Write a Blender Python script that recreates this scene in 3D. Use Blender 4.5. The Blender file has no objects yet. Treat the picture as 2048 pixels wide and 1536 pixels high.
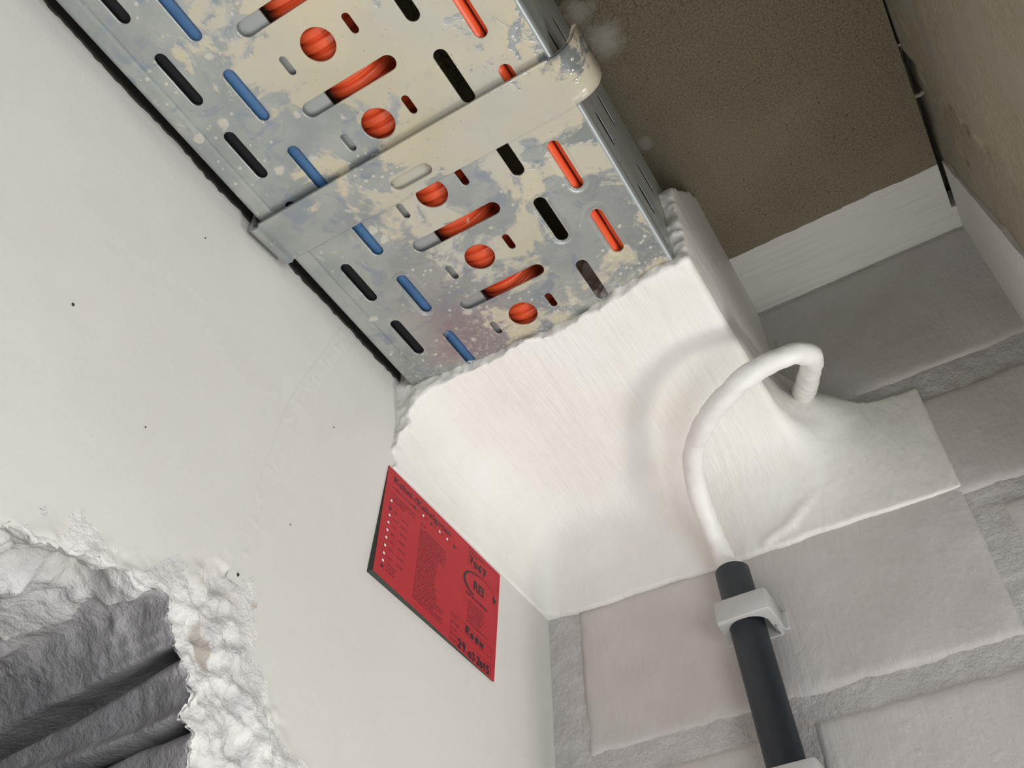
import bpy, bmesh, math, random
import numpy as np
from mathutils import Vector, Matrix

random.seed(7)
S = bpy.context.scene
COL = S.collection

# ---------------------------------------------------------------- camera
# room axes: x = out of the left wall, y = towards the back wall (y=0), z = up
cam_d = bpy.data.cameras.new('camera')
cam_d.sensor_width = 36.0
cam_d.lens = 1950.0 / 2048.0 * 36.0
cam_d.clip_start = 0.01
cam_d.clip_end = 50
cam = bpy.data.objects.new('camera', cam_d)
COL.objects.link(cam)
RC = ((0.85889985, 0.51188919, -0.0161401),
      (-0.38278349, 0.62069816, -0.68425916),
      (-0.34024674, 0.59388825, 0.72906029))       # rows: image right, image down, view direction
m = Matrix.Identity(4)
for r in range(3):
    m[r][0] = RC[0][r]
    m[r][1] = -RC[1][r]
    m[r][2] = -RC[2][r]
m[0][3], m[1][3], m[2][3] = 0.28478433, -0.54275784, 1.77986233
cam.matrix_world = m
S.camera = cam

# ---------------------------------------------------------------- world, lights, exposure
W = bpy.data.worlds.new('world')
S.world = W
W.use_nodes = True
bg = W.node_tree.nodes['Background']
bg.inputs['Color'].default_value = (0.97, 0.98, 1.0, 1)
bg.inputs['Strength'].default_value = 0.22


def area(name, loc, target, size, power, color):
    l = bpy.data.lights.new(name, 'AREA')
    l.shape = 'DISK'
    l.size = size
    l.energy = power
    l.color = color
    o = bpy.data.objects.new(name, l)
    COL.objects.link(o)
    o.location = loc
    d = Vector(target) - Vector(loc)
    o.rotation_euler = d.to_track_quat('-Z', 'Y').to_euler()
    return o


# bright opening / lamp beyond the lintel on the right, low down
area('lamp_beyond_doorway', (1.06, 0.0, 1.25), (0.1, -0.2, 2.2), 0.24, 6.4, (1.0, 0.965, 0.90))
# unseen fill lamps, added to lift the undersides and the left wall
area('fill_lamp_below', (0.42, -0.30, 0.85), (0.2, -0.2, 2.4), 1.0, 6.9, (1.0, 0.985, 0.95))
area('fill_lamp_left_wall', (0.62, -0.62, 1.76), (0.0, -0.45, 2.05), 0.40, 2.5, (0.96, 0.98, 1.0))  # added fill aimed at the left wall

S.view_settings.view_transform = 'Standard'
S.view_settings.look = 'None'
S.view_settings.gamma = 1.0
S.view_settings.exposure = -0.06
S.view_settings.use_curve_mapping = False


# ---------------------------------------------------------------- helpers
def hsh(ix, iy, iz, seed):
    h = (ix * 374761393 + iy * 668265263 + iz * 2147483647 + seed * 974711) & 0xffffffff
    h = ((h ^ (h >> 13)) * 1274126177) & 0xffffffff
    h = ((h ^ (h >> 16)) * 2246822519) & 0xffffffff
    return ((h ^ (h >> 15)) & 0xffff).astype(np.float32) / 65535.0


def vnoise(P, scale, seed=0):
    """value noise in -1..1, P (n,3) in metres, scale = cells per metre (scalar or 3-vector)"""
    Q = np.asarray(P, dtype=np.float64) * np.asarray(scale, dtype=np.float64) + 1000.0
    I = np.floor(Q).astype(np.int64)
    F = (Q - I)
    F = (F * F * F * (F * (F * 6 - 15) + 10)).astype(np.float32)
    out = np.zeros(len(Q), np.float32)
    for dx in (0, 1):
        wx = F[:, 0] if dx else 1 - F[:, 0]
        for dy in (0, 1):
            wy = F[:, 1] if dy else 1 - F[:, 1]
            for dz in (0, 1):
                wz = F[:, 2] if dz else 1 - F[:, 2]
                out += wx * wy * wz * hsh(I[:, 0] + dx, I[:, 1] + dy, I[:, 2] + dz, seed)
    return out * 2 - 1


def fbm(P, scale, octaves=3, seed=0, gain=0.5):
    s = np.asarray(scale, dtype=np.float64)
    o = 0
    a = 1.0
    for k in range(octaves):
        o = o + a * vnoise(P, s * 2.03 ** k, seed + k * 17)
        a *= gain
    return o


def sstep(a, b, x):
    t = np.clip((x - a) / (b - a), 0, 1)
    return t * t * (3 - 2 * t)


def link(name, me, mat=None, parent=None, smooth=False):
    o = bpy.data.objects.new(name, me)
    COL.objects.link(o)
    if mat is not None:
        me.materials.clear()
        me.materials.append(mat)
    if smooth:
        me.polygons.foreach_set('use_smooth', [True] * len(me.polygons))
    if parent is not None:
        o.parent = parent
        o.location = -_wl(parent)
    return o


def _wl(o):
    v = Vector(o.location)
    while o.parent is not None:
        o = o.parent
        v = v + Vector(o.location)
    return v


def mesh(name, verts, faces, mat=None, parent=None, smooth=False):
    me = bpy.data.meshes.new(name)
    if isinstance(verts, np.ndarray):
        verts = verts.tolist()
    if isinstance(faces, np.ndarray):
        faces = faces.tolist()
    me.from_pydata(verts, [], faces)
    me.update()
    return link(name, me, mat, parent, smooth)


def quads(ni, nj, closed=False):
    """faces of an (ni, nj) vertex grid; closed wraps the i direction"""
    i = np.arange(ni if closed else ni - 1)[:, None]
    j = np.arange(nj - 1)[None, :]
    i2 = (i + 1) % ni
    return np.stack([i * nj + j, i2 * nj + j, i2 * nj + j + 1, i * nj + j + 1], -1).reshape(-1, 4)


def from_bm(name, bm, mat, parent=None, smooth=False):
    bmesh.ops.recalc_face_normals(bm, faces=bm.faces)
    me = bpy.data.meshes.new(name)
    bm.to_mesh(me)
    bm.free()
    return link(name, me, mat, parent, smooth)


def add_box(bm, lo, hi, bevel=0.0, seg=2):
    b2 = bmesh.new()
    bmesh.ops.create_cube(b2, size=1)
    lo = Vector(lo)
    hi = Vector(hi)
    for v in b2.verts:
        v.co = Vector([(lo[k] + hi[k]) / 2 + v.co[k] * (hi[k] - lo[k]) for k in range(3)])
    if bevel:
        bmesh.ops.bevel(b2, geom=b2.edges[:], offset=bevel, segments=seg, profile=0.5, affect='EDGES')
    me = bpy.data.meshes.new('t')
    b2.to_mesh(me)
    b2.free()
    bm.from_mesh(me)
    bpy.data.meshes.remove(me)


def thing(name, label, cat, loc, group=None):
    o = bpy.data.objects.new(name, None)
    o.empty_display_size = 0.01
    COL.objects.link(o)
    o.location = loc
    return tag(o, label, cat, group)


def tag(o, label, cat, group=None):
    o['label'] = label
    o['category'] = cat
    if group:
        o['group'] = group
    return o


def struct(o, label=None):
    o['kind'] = 'structure'
    if label:
        o['label'] = label
        o['category'] = 'ceiling' if 'ceiling' in o.name else 'wall'
    return o


def curve_mesh(cu):
    o = bpy.data.objects.new('tmp', cu)
    COL.objects.link(o)
    dg = bpy.context.evaluated_depsgraph_get()
    dg.update()
    me = bpy.data.meshes.new_from_object(o.evaluated_get(dg))
    bpy.data.objects.remove(o)
    bpy.data.curves.remove(cu)
    return me


def plate_mesh(loops, thick, bev=0.0):
    """flat plate with holes: loops = list of 2-D point lists, first the outline"""
    cu = bpy.data.curves.new('c', 'CURVE')
    cu.dimensions = '2D'
    cu.fill_mode = 'BOTH'
    cu.extrude = thick / 2
    cu.bevel_depth = bev
    cu.bevel_resolution = 1
    for lp in loops:
        sp = cu.splines.new('POLY')
        sp.points.add(len(lp) - 1)
        for p, q in zip(sp.points, lp):
            p.co = (q[0], q[1], 0, 1)
        sp.use_cyclic_u = True
    return curve_mesh(cu)


def stadium(cx, cy, half, r, along='y', n=9):
    """slot outline: half = half the straight length + r"""
    pts = []
    s = half - r
    for k in range(n):
        a = math.pi * k / (n - 1)
        pts.append((r * math.cos(a), s + r * math.sin(a)))
    for k in range(n):
        a = math.pi + math.pi * k / (n - 1)
        pts.append((r * math.cos(a), -s + r * math.sin(a)))
    if along == 'x':
        pts = [(p[1], p[0]) for p in pts]
    return [(cx + p[0], cy + p[1]) for p in pts]


def circle(cx, cy, r, n=28):
    return [(cx + r * math.cos(2 * math.pi * k / n), cy + r * math.sin(2 * math.pi * k / n)) for k in range(n)]


def rect(x0, y0, x1, y1):
    return [(x0, y0), (x1, y0), (x1, y1), (x0, y1)]


def spline(pts, n):
    """Catmull-Rom resampled evenly to n points"""
    P = np.array(pts, float)
    Q = np.vstack([2 * P[0] - P[1], P, 2 * P[-1] - P[-2]])
    out = []
    for i in range(len(P) - 1):
        p0, p1, p2, p3 = Q[i:i + 4]
        for t in np.linspace(0, 1, 24, endpoint=False):
            out.append(0.5 * (2 * p1 + (p2 - p0) * t + (2 * p0 - 5 * p1 + 4 * p2 - p3) * t * t + (3 * p1 - p0 - 3 * p2 + p3) * t ** 3))
    out.append(P[-1])
    out = np.array(out)
    d = np.r_[0, np.cumsum(np.linalg.norm(np.diff(out, axis=0), axis=1))]
    t = np.linspace(0, d[-1], n)
    return np.stack([np.interp(t, d, out[:, k]) for k in range(P.shape[1])], 1)


def tube(path, radius, seg=20, caps=True):
    """verts, faces of a swept tube; radius scalar or per path point or function(i, angles)"""
    P = np.array(path, float)
    n = len(P)
    T = np.gradient(P, axis=0)
    T /= np.linalg.norm(T, axis=1)[:, None]
    up = np.array([0.31, 0.21, 0.93])
    N = up - T[0] * (up @ T[0])
    N /= np.linalg.norm(N)
    a = np.linspace(0, 2 * np.pi, seg, endpoint=False)
    V = []
    for i in range(n):
        N = N - T[i] * (N @ T[i])
        N /= np.linalg.norm(N)
        B = np.cross(T[i], N)
        r = radius(i, a) if callable(radius) else (radius if np.isscalar(radius) else radius[i])
        V.append(P[i] + (np.cos(a) * r)[:, None] * N + (np.sin(a) * r)[:, None] * B)
    V = np.array(V).reshape(-1, 3)
    F = []
    for i in range(n - 1):
        for k in range(seg):
            k2 = (k + 1) % seg
            F.append((i * seg + k, i * seg + k2, (i + 1) * seg + k2, (i + 1) * seg + k))
    if caps:
        F.append(tuple(range(seg))[::-1])
        F.append(tuple(range((n - 1) * seg, n * seg)))
    return V, F


# ---------------------------------------------------------------- materials
class Nodes:
    def __init__(s, name):
        s.m = bpy.data.materials.new(name)
        s.m.use_nodes = True
        s.t = s.m.node_tree
        s.b = s.t.nodes['Principled BSDF']
        s.tc = s.t.nodes.new('ShaderNodeTexCoord')
        s.co = s.tc.outputs['Object']

    def lk(s, a, b):
        s.t.links.new(a, b)

    def new(s, typ, **k):
        n = s.t.nodes.new(typ)
        for a, v in k.items():
            setattr(n, a, v)
        return n

    def mapped(s, scale, rot=(0, 0, 0)):
        n = s.new('ShaderNodeMapping')
        n.inputs['Scale'].default_value = scale
        n.inputs['Rotation'].default_value = rot
        s.lk(s.co, n.inputs['Vector'])
        return n.outputs[0]

    def noise(s, scale, detail=4, rough=0.55, co=None, dist=0.0):
        n = s.new('ShaderNodeTexNoise')
        n.inputs['Scale'].default_value = scale
        n.inputs['Detail'].default_value = detail
        n.inputs['Roughness'].default_value = rough
        n.inputs['Distortion'].default_value = dist
        s.lk(co or s.co, n.inputs['Vector'])
        return n.outputs[0]

    def voro(s, scale, feature='F1', co=None, out='Distance', rnd=1.0):
        n = s.new('ShaderNodeTexVoronoi', feature=feature)
        n.inputs['Scale'].default_value = scale
        n.inputs['Randomness'].default_value = rnd
        s.lk(co or s.co, n.inputs['Vector'])
        return n.outputs[out]

    def ramp(s, x, a, b):
        n = s.new('ShaderNodeMapRange', interpolation_type='SMOOTHSTEP')
        n.inputs['From Min'].default_value = a
        n.inputs['From Max'].default_value = b
        s.lk(x, n.inputs['Value'])
        return n.outputs[0]

    def math(s, op, a, b=0.0):
        n = s.new('ShaderNodeMath', operation=op)
        for i, v in enumerate((a, b)):
            if isinstance(v, (int, float)):
                n.inputs[i].default_value = v
            else:
                s.lk(v, n.inputs[i])
        return n.outputs[0]

    def mix(s, f, a, b):
        n = s.new('ShaderNodeMix', data_type='RGBA')
        for i, v in ((0, f), (6, a), (7, b)):
            if isinstance(v, (int, float)):
                n.inputs[i].default_value = v
            elif isinstance(v, tuple):
                n.inputs[i].default_value = (*v, 1)
            else:
                s.lk(v, n.inputs[i])
        return n.outputs[2]

    def xyz(s):
        n = s.new('ShaderNodeSeparateXYZ')
        s.lk(s.co, n.inputs[0])
        return n.outputs

    def bump(s, h, dist, strength=1.0, prev=None):
        n = s.new('ShaderNodeBump')
        n.inputs['Distance'].default_value = dist
        n.inputs['Strength'].default_value = strength
        s.lk(h, n.inputs['Height'])
        if prev is not None:
            s.lk(prev, n.inputs['Normal'])
        return n.outputs[0]

    def done(s, col, rough=0.6, metal=0.0, normal=None, spec=0.5):
        for k, v in (('Base Color', col), ('Roughness', rough), ('Metallic', metal), ('Specular IOR Level', spec)):
            i = s.b.inputs[k]
            if isinstance(v, tuple):
                i.default_value = (*v, 1)
            elif isinstance(v, (int, float)):
                i.default_value = v
            else:
                s.lk(v, i)
        if normal is not None:
            s.lk(normal, s.b.inputs['Normal'])
        return s.m


def flat(name, col, rough=0.6, metal=0.0, spec=0.5):
    return Nodes(name).done(col, rough, metal, None, spec)


def mat_white_wall():
    n = Nodes('white_wall_paint')
    c = n.mix(n.ramp(n.noise(9, 3), .35, .65), (.66, .645, .615), (.69, .675, .645))
    b = n.bump(n.noise(420, 3), .0006, .14)
    b = n.bump(n.noise(40, 3), .004, .12, b)
    return n.done(c, .62, normal=b, spec=.3)


def mat_rough_white():
    n = Nodes('broken_plaster')
    c = n.mix(n.ramp(n.noise(55, 4), .40, .66), (.66, .65, .645), (.80, .79, .77))
    c = n.mix(n.ramp(n.noise(30, 4, .6, n.mapped((1, 1, 1), (.3, .2, 1))), .66, .74), c, (.50, .45, .38))
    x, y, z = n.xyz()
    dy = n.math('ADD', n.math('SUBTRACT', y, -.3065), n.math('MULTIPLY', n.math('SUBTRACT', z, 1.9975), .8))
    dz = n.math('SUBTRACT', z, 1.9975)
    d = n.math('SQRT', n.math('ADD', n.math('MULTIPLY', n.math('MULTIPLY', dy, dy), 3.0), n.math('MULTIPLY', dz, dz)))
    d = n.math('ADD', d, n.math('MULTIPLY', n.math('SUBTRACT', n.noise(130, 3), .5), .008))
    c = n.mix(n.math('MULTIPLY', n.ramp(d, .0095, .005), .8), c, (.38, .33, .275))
    b = n.bump(n.noise(330, 5, .62), .0022, .8)
    return n.done(c, .85, normal=b, spec=.2)


def mat_hole_shade():
    n = Nodes('shaded_hole_inside')  # hole's shade put into the colour, darker than the plaster around it
    c = n.mix(n.ramp(n.noise(45, 4), .38, .66), (.40, .39, .405), (.48, .47, .475))
    c = n.mix(n.ramp(n.noise(60, 4, .6, n.mapped((1, 1, 1), (.5, .2, .1)), .5), .62, .70), c, (.62, .61, .60))
    b = n.bump(n.noise(330, 5, .62), .0022, .8)
    return n.done(c, .9, normal=b, spec=.15)


def mat_block():
    n = Nodes('painted_block')
    c = n.mix(n.ramp(n.noise(14, 4), .35, .7), (.53, .50, .485), (.58, .555, .545))
    dots = n.ramp(n.voro(60, rnd=1), .16, .08)
    b = n.bump(dots, .0012, .18)
    b = n.bump(n.noise(210, 4, .6), .0012, .45, b)
    b = n.bump(n.noise(60, 3, .6, n.mapped((3.5, 1, .5), (0, .35, 0))), .0022, .35, b)
    return n.done(c, .58, normal=b, spec=.35)


def mat_mortar():
    n = Nodes('painted_mortar')
    c = n.mix(n.ramp(n.noise(70, 4), .35, .7), (.54, .515, .505), (.60, .58, .57))
    b = n.bump(n.noise(260, 5, .65), .0028, .9)
    return n.done(c, .7, normal=b, spec=.25)


def mat_firestop(axis='y'):
    n = Nodes('brushed_white_coating_' + axis)
    sc = (420, 14, 160) if axis == 'y' else (420, 160, 14)
    st = n.noise(1, 4, .6, n.mapped(sc, (0, 0, .08)))
    c = n.mix(n.ramp(n.noise(24, 3), .3, .7), (.77, .755, .71), (.81, .80, .765))
    b = n.bump(st, .0011, .5)
    b = n.bump(n.noise(150, 4, .55), .0012, .30, b)
    return n.done(c, .48, normal=b, spec=.4)


def mat_band():
    n = Nodes('brushed_white_paint_strokes')
    st = n.noise(1, 4, .6, n.mapped((12, 300, 300)))
    c = n.mix(n.ramp(st, .4, .75), (.76, .745, .715), (.69, .68, .66))
    return n.done(c, .6, normal=n.bump(st, .0008, .4), spec=.3)


def mat_concrete():
    n = Nodes('bare_olive_concrete')
    c = n.mix(n.ramp(n.noise(620, 4, .75), .36, .66), (.150, .132, .084), (.255, .230, .160))
    c = n.mix(n.math('MULTIPLY', n.ramp(n.noise(9, 4), .42, .66), .4), c, (.27, .245, .175))
    c = n.mix(n.ramp(n.noise(900, 2, .6), .64, .72), c, (.36, .33, .24))
    c = n.mix(n.ramp(n.noise(520, 2, .6, n.mapped((1, 1, 1), (.3, .5, .2))), .34, .28), c, (.075, .064, .036))
    x, y, z = n.xyz()
    wv = n.new('ShaderNodeVectorMath', operation='ADD')
    nz = n.new('ShaderNodeTexNoise')
    nz.inputs['Scale'].default_value = 40
    sub = n.new('ShaderNodeVectorMath', operation='SCALE')
    sub.inputs['Scale'].default_value = .02
    n.lk(n.co, nz.inputs['Vector'])
    n.lk(nz.outputs['Color'], sub.inputs[0])
    n.lk(n.co, wv.inputs[0])
    n.lk(sub.outputs[0], wv.inputs[1])
    cr = n.ramp(n.voro(75, 'DISTANCE_TO_EDGE', wv.outputs[0]), .045, .0)
    far = n.ramp(y, -.23, -.33)
    cr = n.math('MULTIPLY', cr, n.math('MULTIPLY', far, n.ramp(n.noise(22), .40, .56)))
    c = n.mix(n.math('MULTIPLY', cr, .85), c, (.07, .06, .04))
    # pale paint smudges on the concrete
    def blob(px, py, r0, r1):
        dx = n.math('SUBTRACT', x, px)
        dy = n.math('SUBTRACT', y, py)
        d = n.math('SQRT', n.math('ADD', n.math('MULTIPLY', dx, dx), n.math('MULTIPLY', dy, dy)))
        d = n.math('ADD', d, n.math('MULTIPLY', n.math('SUBTRACT', n.noise(90, 3), .5), .014))
        return n.ramp(d, r1, r0)
    c = n.mix(n.math('MULTIPLY', blob(.2055, -.272, .003, .016), .7), c, (.50, .47, .40))
    c = n.mix(n.math('MULTIPLY', blob(.200, -.297, .002, .013), .6), c, (.47, .44, .38))
    c = n.mix(n.math('MULTIPLY', blob(.196, -.188, .001, .007), .5), c, (.45, .43, .38))
    b = n.bump(n.noise(520, 4, .6), .0011, .6)
    b = n.bump(n.noise(30, 3), .004, .3, b)
    return n.done(c, .85, normal=b, spec=.2)


def mat_beam():
    n = Nodes('bare_tan_concrete')
    c = n.mix(n.ramp(n.noise(300, 3, .7), .38, .66), (.32, .285, .205), (.39, .35, .265))
    c = n.mix(n.ramp(n.noise(16, 4), .4, .66), c, (.35, .325, .265))
    b = n.bump(n.noise(360, 4, .6), .0011, .6)
    b = n.bump(n.noise(24, 3), .006, .35, b)
    return n.done(c, .85, normal=b, spec=.2)


def mat_zinc(name='weathered_zinc', shift=0.0):
    n = Nodes(name)
    x, y, z = n.xyz()
    big = n.noise(26, 5, .62, dist=.6)
    base = n.mix(n.ramp(n.noise(34, 4), .34, .66), (.345, .37, .365), (.44, .46, .445))
    base = n.mix(n.ramp(n.noise(60, 4, .6, dist=1.2), .52, .66), base, (.315, .35, .39))
    # violet patch near the seal
    dx = n.math('SUBTRACT', x, .075)
    dy = n.math('SUBTRACT', y, -.205)
    d = n.math('SQRT', n.math('ADD', n.math('MULTIPLY', dx, dx), n.math('MULTIPLY', n.math('MULTIPLY', dy, dy), 1.2)))
    d = n.math('ADD', d, n.math('MULTIPLY', n.math('SUBTRACT', n.noise(45, 3), .5), .05))
    base = n.mix(n.math('MULTIPLY', n.ramp(d, .05, .012), .6), base, (.33, .255, .29))
    # dried mortar film: thick in the middle, none by the left edge
    g = n.math('ADD', n.ramp(x, .03, .11), n.math('MULTIPLY', n.ramp(y, -.24, -.40), .55))
    thr = n.math('SUBTRACT', big, n.math('MULTIPLY', n.math('SUBTRACT', g, 1.0), -.22))
    thr = n.math('ADD', thr, n.math('MULTIPLY', n.math('SUBTRACT', n.noise(85, 4, .6, dist=.8), .5), .26))
    thr = n.math('SUBTRACT', thr, n.math('ADD', n.math('MULTIPLY', n.ramp(x, .175, .205), shift), n.math('MULTIPLY', n.ramp(n.noise(33, 4, .6, n.mapped((1, 1, 1), (.1, .6, .9)), 1.5), .58, .68), .10)))
    film = n.ramp(thr, .46, .54)
    tan = n.mix(n.ramp(n.noise(18, 3), .35, .65), (.455, .405, .28), (.53, .465, .325))
    tan = n.mix(n.ramp(n.noise(8, 2), .45, .6), tan, (.455, .435, .36))
    col = n.mix(n.math('MULTIPLY', film, n.math('ADD', .55, n.math('MULTIPLY', n.noise(48, 3), .55))), base, tan)
    # splashes
    sp1 = n.math('MULTIPLY', n.ramp(n.math('ADD', n.voro(70), n.math('MULTIPLY', n.noise(260, 2), .30)), .42, .30), n.ramp(n.noise(31, 2), .53, .58))
    sp2 = n.math('MULTIPLY', n.ramp(n.math('ADD', n.voro(190), n.math('MULTIPLY', n.noise(500, 2), .30)), .40, .26), n.ramp(n.noise(23, 2, .5, n.mapped((1, 1, 1), (.4, 1, .3))), .48, .55))
    spl = n.math('MAXIMUM', sp1, sp2)
    col = n.mix(n.math('MULTIPLY', spl, n.math('SUBTRACT', .50, n.math('MULTIPLY', film, .42))), col, (.54, .50, .39))
    # fine dust beside the seal
    dust = n.math('MULTIPLY', n.ramp(n.noise(330, 3, .7), .52, .62), n.ramp(y, -.235, -.205))
    col = n.mix(n.math('MULTIPLY', dust, .6), col, (.58, .56, .50))
    pit = n.math('MULTIPLY', n.ramp(n.voro(230), .15, .08), n.ramp(n.noise(28, 2, .5, n.mapped((1, 1, 1), (1, .4, .3))), .50, .58))
    col = n.mix(n.math('MULTIPLY', n.math('MULTIPLY', pit, film), .6), col, (.30, .27, .18))
    allm = n.math('MAXIMUM', film, spl)
    met = n.math('MULTIPLY', n.math('SUBTRACT', 1.0, allm), .62)
    rgh = n.math('ADD', n.math('MULTIPLY', allm, .05), n.math('ADD', .30, n.math('MULTIPLY', n.noise(90, 3), .10)))
    rgh = n.math('SUBTRACT', rgh, n.math('MULTIPLY', n.ramp(x, .150, .200), .17))
    b = n.bump(allm, .0005, .35)
    b = n.bump(n.noise(420, 3), .0005, .3, b)
    b = n.bump(n.noise(70, 3), .0012, .15, b)
    return n.done(col, rgh, met, b)


def mat_side():
    n = Nodes('brushed_zinc_side')
    c = n.mix(n.ramp(n.noise(1, 3, .6, n.mapped((60, 8, 60))), .35, .68), (.36, .39, .40), (.46, .48, .475))
    c = n.mix(n.math('MULTIPLY', n.ramp(n.noise(40, 4), .60, .68), .7), c, (.52, .48, .37))
    return n.done(c, .42, .6, n.bump(n.noise(110, 3), .0006, .2))


M = {}
M['wall'] = mat_white_wall()
M['rough'] = mat_rough_white()
M['hole_shade'] = mat_hole_shade()
M['block'] = mat_block()
M['mortar'] = mat_mortar()
M['fire'] = mat_firestop()
M['band'] = mat_band()
M['concrete'] = mat_concrete()
M['beam'] = mat_beam()
M['zinc'] = mat_zinc()
M['zinc_band'] = mat_zinc('weathered_zinc_band', .045)
M['zinc_plain'] = flat('dull_zinc', (.40, .42, .42), .34, .6)
M['zinc_side'] = mat_side()
M['dark'] = flat('speck_and_gap_shade', (.03, .028, .025), .9)


def mat_cover(name, a, b_, rough, spot=None, spec=.5):
    n = Nodes(name)
    c = n.mix(n.ramp(n.noise(60, 3), .35, .7), a, b_)
    if spot:
        c = n.mix(n.math('MULTIPLY', n.ramp(n.noise(62, 3, .5, n.mapped((1, .6, 1), (.2, .1, .7))), .66, .70), .8), c, spot)
    return n.done(c, rough, normal=n.bump(n.noise(300, 3), .0004, .3), spec=spec)


M['orange'] = mat_cover('orange_plastic', (.76, .105, .034), (.66, .083, .026), .36, (.70, .50, .40))
M['blue'] = mat_cover('blue_sheath', (.048, .135, .285), (.036, .105, .235), .5, (.42, .45, .46))
M['black'] = flat('black_sheath', (.008, .008, .010), .6, spec=.2)
M['cable'] = mat_cover('brushed_white_cable_paint', (.77, .76, .73), (.82, .81, .785), .45)
M['slate'] = mat_cover('slate_plastic', (.016, .022, .030), (.020, .027, .036), .45, None, .35)
M['clip'] = mat_cover('grey_plastic', (.47, .47, .46), (.50, .50, .49), .5)
M['red'] = mat_cover('red_card', (.43, .026, .034), (.455, .029, .037), .6, None, .25)
M['ink'] = flat('black_ink', (.022, .012, .016), .6)
M['print'] = flat('dark_red_print', (.17, .020, .028), .6)
M['box'] = flat('white_box_print', (.86, .78, .76), .6)
M['board'] = flat('dark_green_board', (.035, .045, .036), .7)

# ---------------------------------------------------------------- ceiling
CE = 2.4
bm = bmesh.new()
for x0, x1, y0, y1, z0, z1 in ((-.12, .3702, -1.6, .12, CE, CE + .03), (-.12, .95, -1.6, .12, CE + .03, CE + .12)):
    add_box(bm, (x0, y0, z0), (x1, y1, z1))
ceiling = struct(from_bm('ceiling', bm, M['concrete']), 'bare olive brown concrete ceiling slab above the tray')
# white paint brushed over the edge of the ceiling along the back wall
N = 60
xs = np.linspace(.200, .3700, N)
vv = []
for x in xs:
    e = -.0632 + .0006 * vnoise(np.array([[x, 0, 0]]), 130, 3)[0] - .0012 * (x > .30) * abs(vnoise(np.array([[x, 0, 0]]), 60, 9)[0])
    vv.append([(x, e, CE + .001), (x, e, CE - .0005), (x, .002, CE - .0005)])
V = np.array(vv).reshape(-1, 3)
band = mesh('paint_band', V, quads(N, 3), M['band'], ceiling)
band['label'] = 'white brushed paint band on the concrete'
b_ = bmesh.new()
add_box(b_, (.3690, -.021, CE - .0012), (.3775, .004, CE + .02), .0008)
from_bm('joint_filler', b_, M['band'], ceiling)
# crumbs bridging the joint between slab and beam
for (yy, s) in ((-.1245, .0030), (-.167, .0020)):
    V, F = tube(spline([(.3705, yy, CE + .0012), (.374, yy + .0005, CE + .0008), (.377, yy - .0005, CE + .0014)], 8), s * .5, 8)
    mesh('mortar_crumb', V, F, M['beam'], ceiling, True)

# ---------------------------------------------------------------- right wall: concrete beam over an opening
XR = .376
ys = np.r_[np.linspace(-1.6, -.5, 6), np.linspace(-.49, -.232, 60), np.arange(-.23, -.055, .0011), np.linspace(-.05, .1, 30)]
zs = np.linspace(2.09, CE + .031, 190)
Y, Z = np.meshgrid(ys, zs, indexing='ij')
P = np.stack([np.full(Y.size, XR), Y.ravel(), Z.ravel()], 1)
yl = -.165 - (2.365 - P[:, 2]) * .152 + .0015 * vnoise(P, (1, 1, 30), 4)     # slanting formwork seam
h = .0012 * fbm(P, 18, 3, 5)
h += .0040 * sstep(.0045, -.0045, P[:, 1] - yl)                               # towards the camera side it stands proud
h += -.0050 * np.exp(-((P[:, 1] - yl) / .0017) ** 2) * (.6 + .4 * vnoise(P, 60, 19))
h += .0012 * fbm(P, 90, 2, 29) * np.exp(-((P[:, 1] - yl - .012) / .012) ** 2)
for (py, pz, r) in ((-.118, 2.325, .0045), (-.158, 2.300, .004), (-.166, 2.262, .005)):
    h -= .009 * np.exp(-(((P[:, 1] - py) / (r * .7)) ** 2 + ((P[:, 2] - pz) / (r * 1.4)) ** 2))
P[:, 0] -= h
V = np.vstack([P, [(XR + .2, a, zs[0]) for a in ys]])
F = quads(len(ys), len(zs))
nz_, n0 = len(zs), len(P)
F2 = np.array([(i * nz_, n0 + i, n0 + i + 1, (i + 1) * nz_) for i in range(len(ys) - 1)])
wall_right = struct(mesh('wall_right', V, np.vstack([F, F2]), M['beam'], None, True), 'tan concrete beam face on the right above the opening')
# white paint lapped from the back wall onto the beam
zz = np.linspace(2.095, 2.3985, 50)
vv = []
for z in zz:
    e = -.068 - (2.389 - z) * .253 + .0008 * vnoise(np.array([[0, 0, z]]), 120, 8)[0]
    vv.append([(XR + .004, e, z), (XR - .0026, e, z), (XR - .0028, 0, z)])
patch = mesh('paint_patch', np.array(vv).reshape(-1, 3), quads(50, 3), M['band'], wall_right)
patch['label'] = 'white paint lapped onto the concrete'

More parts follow.
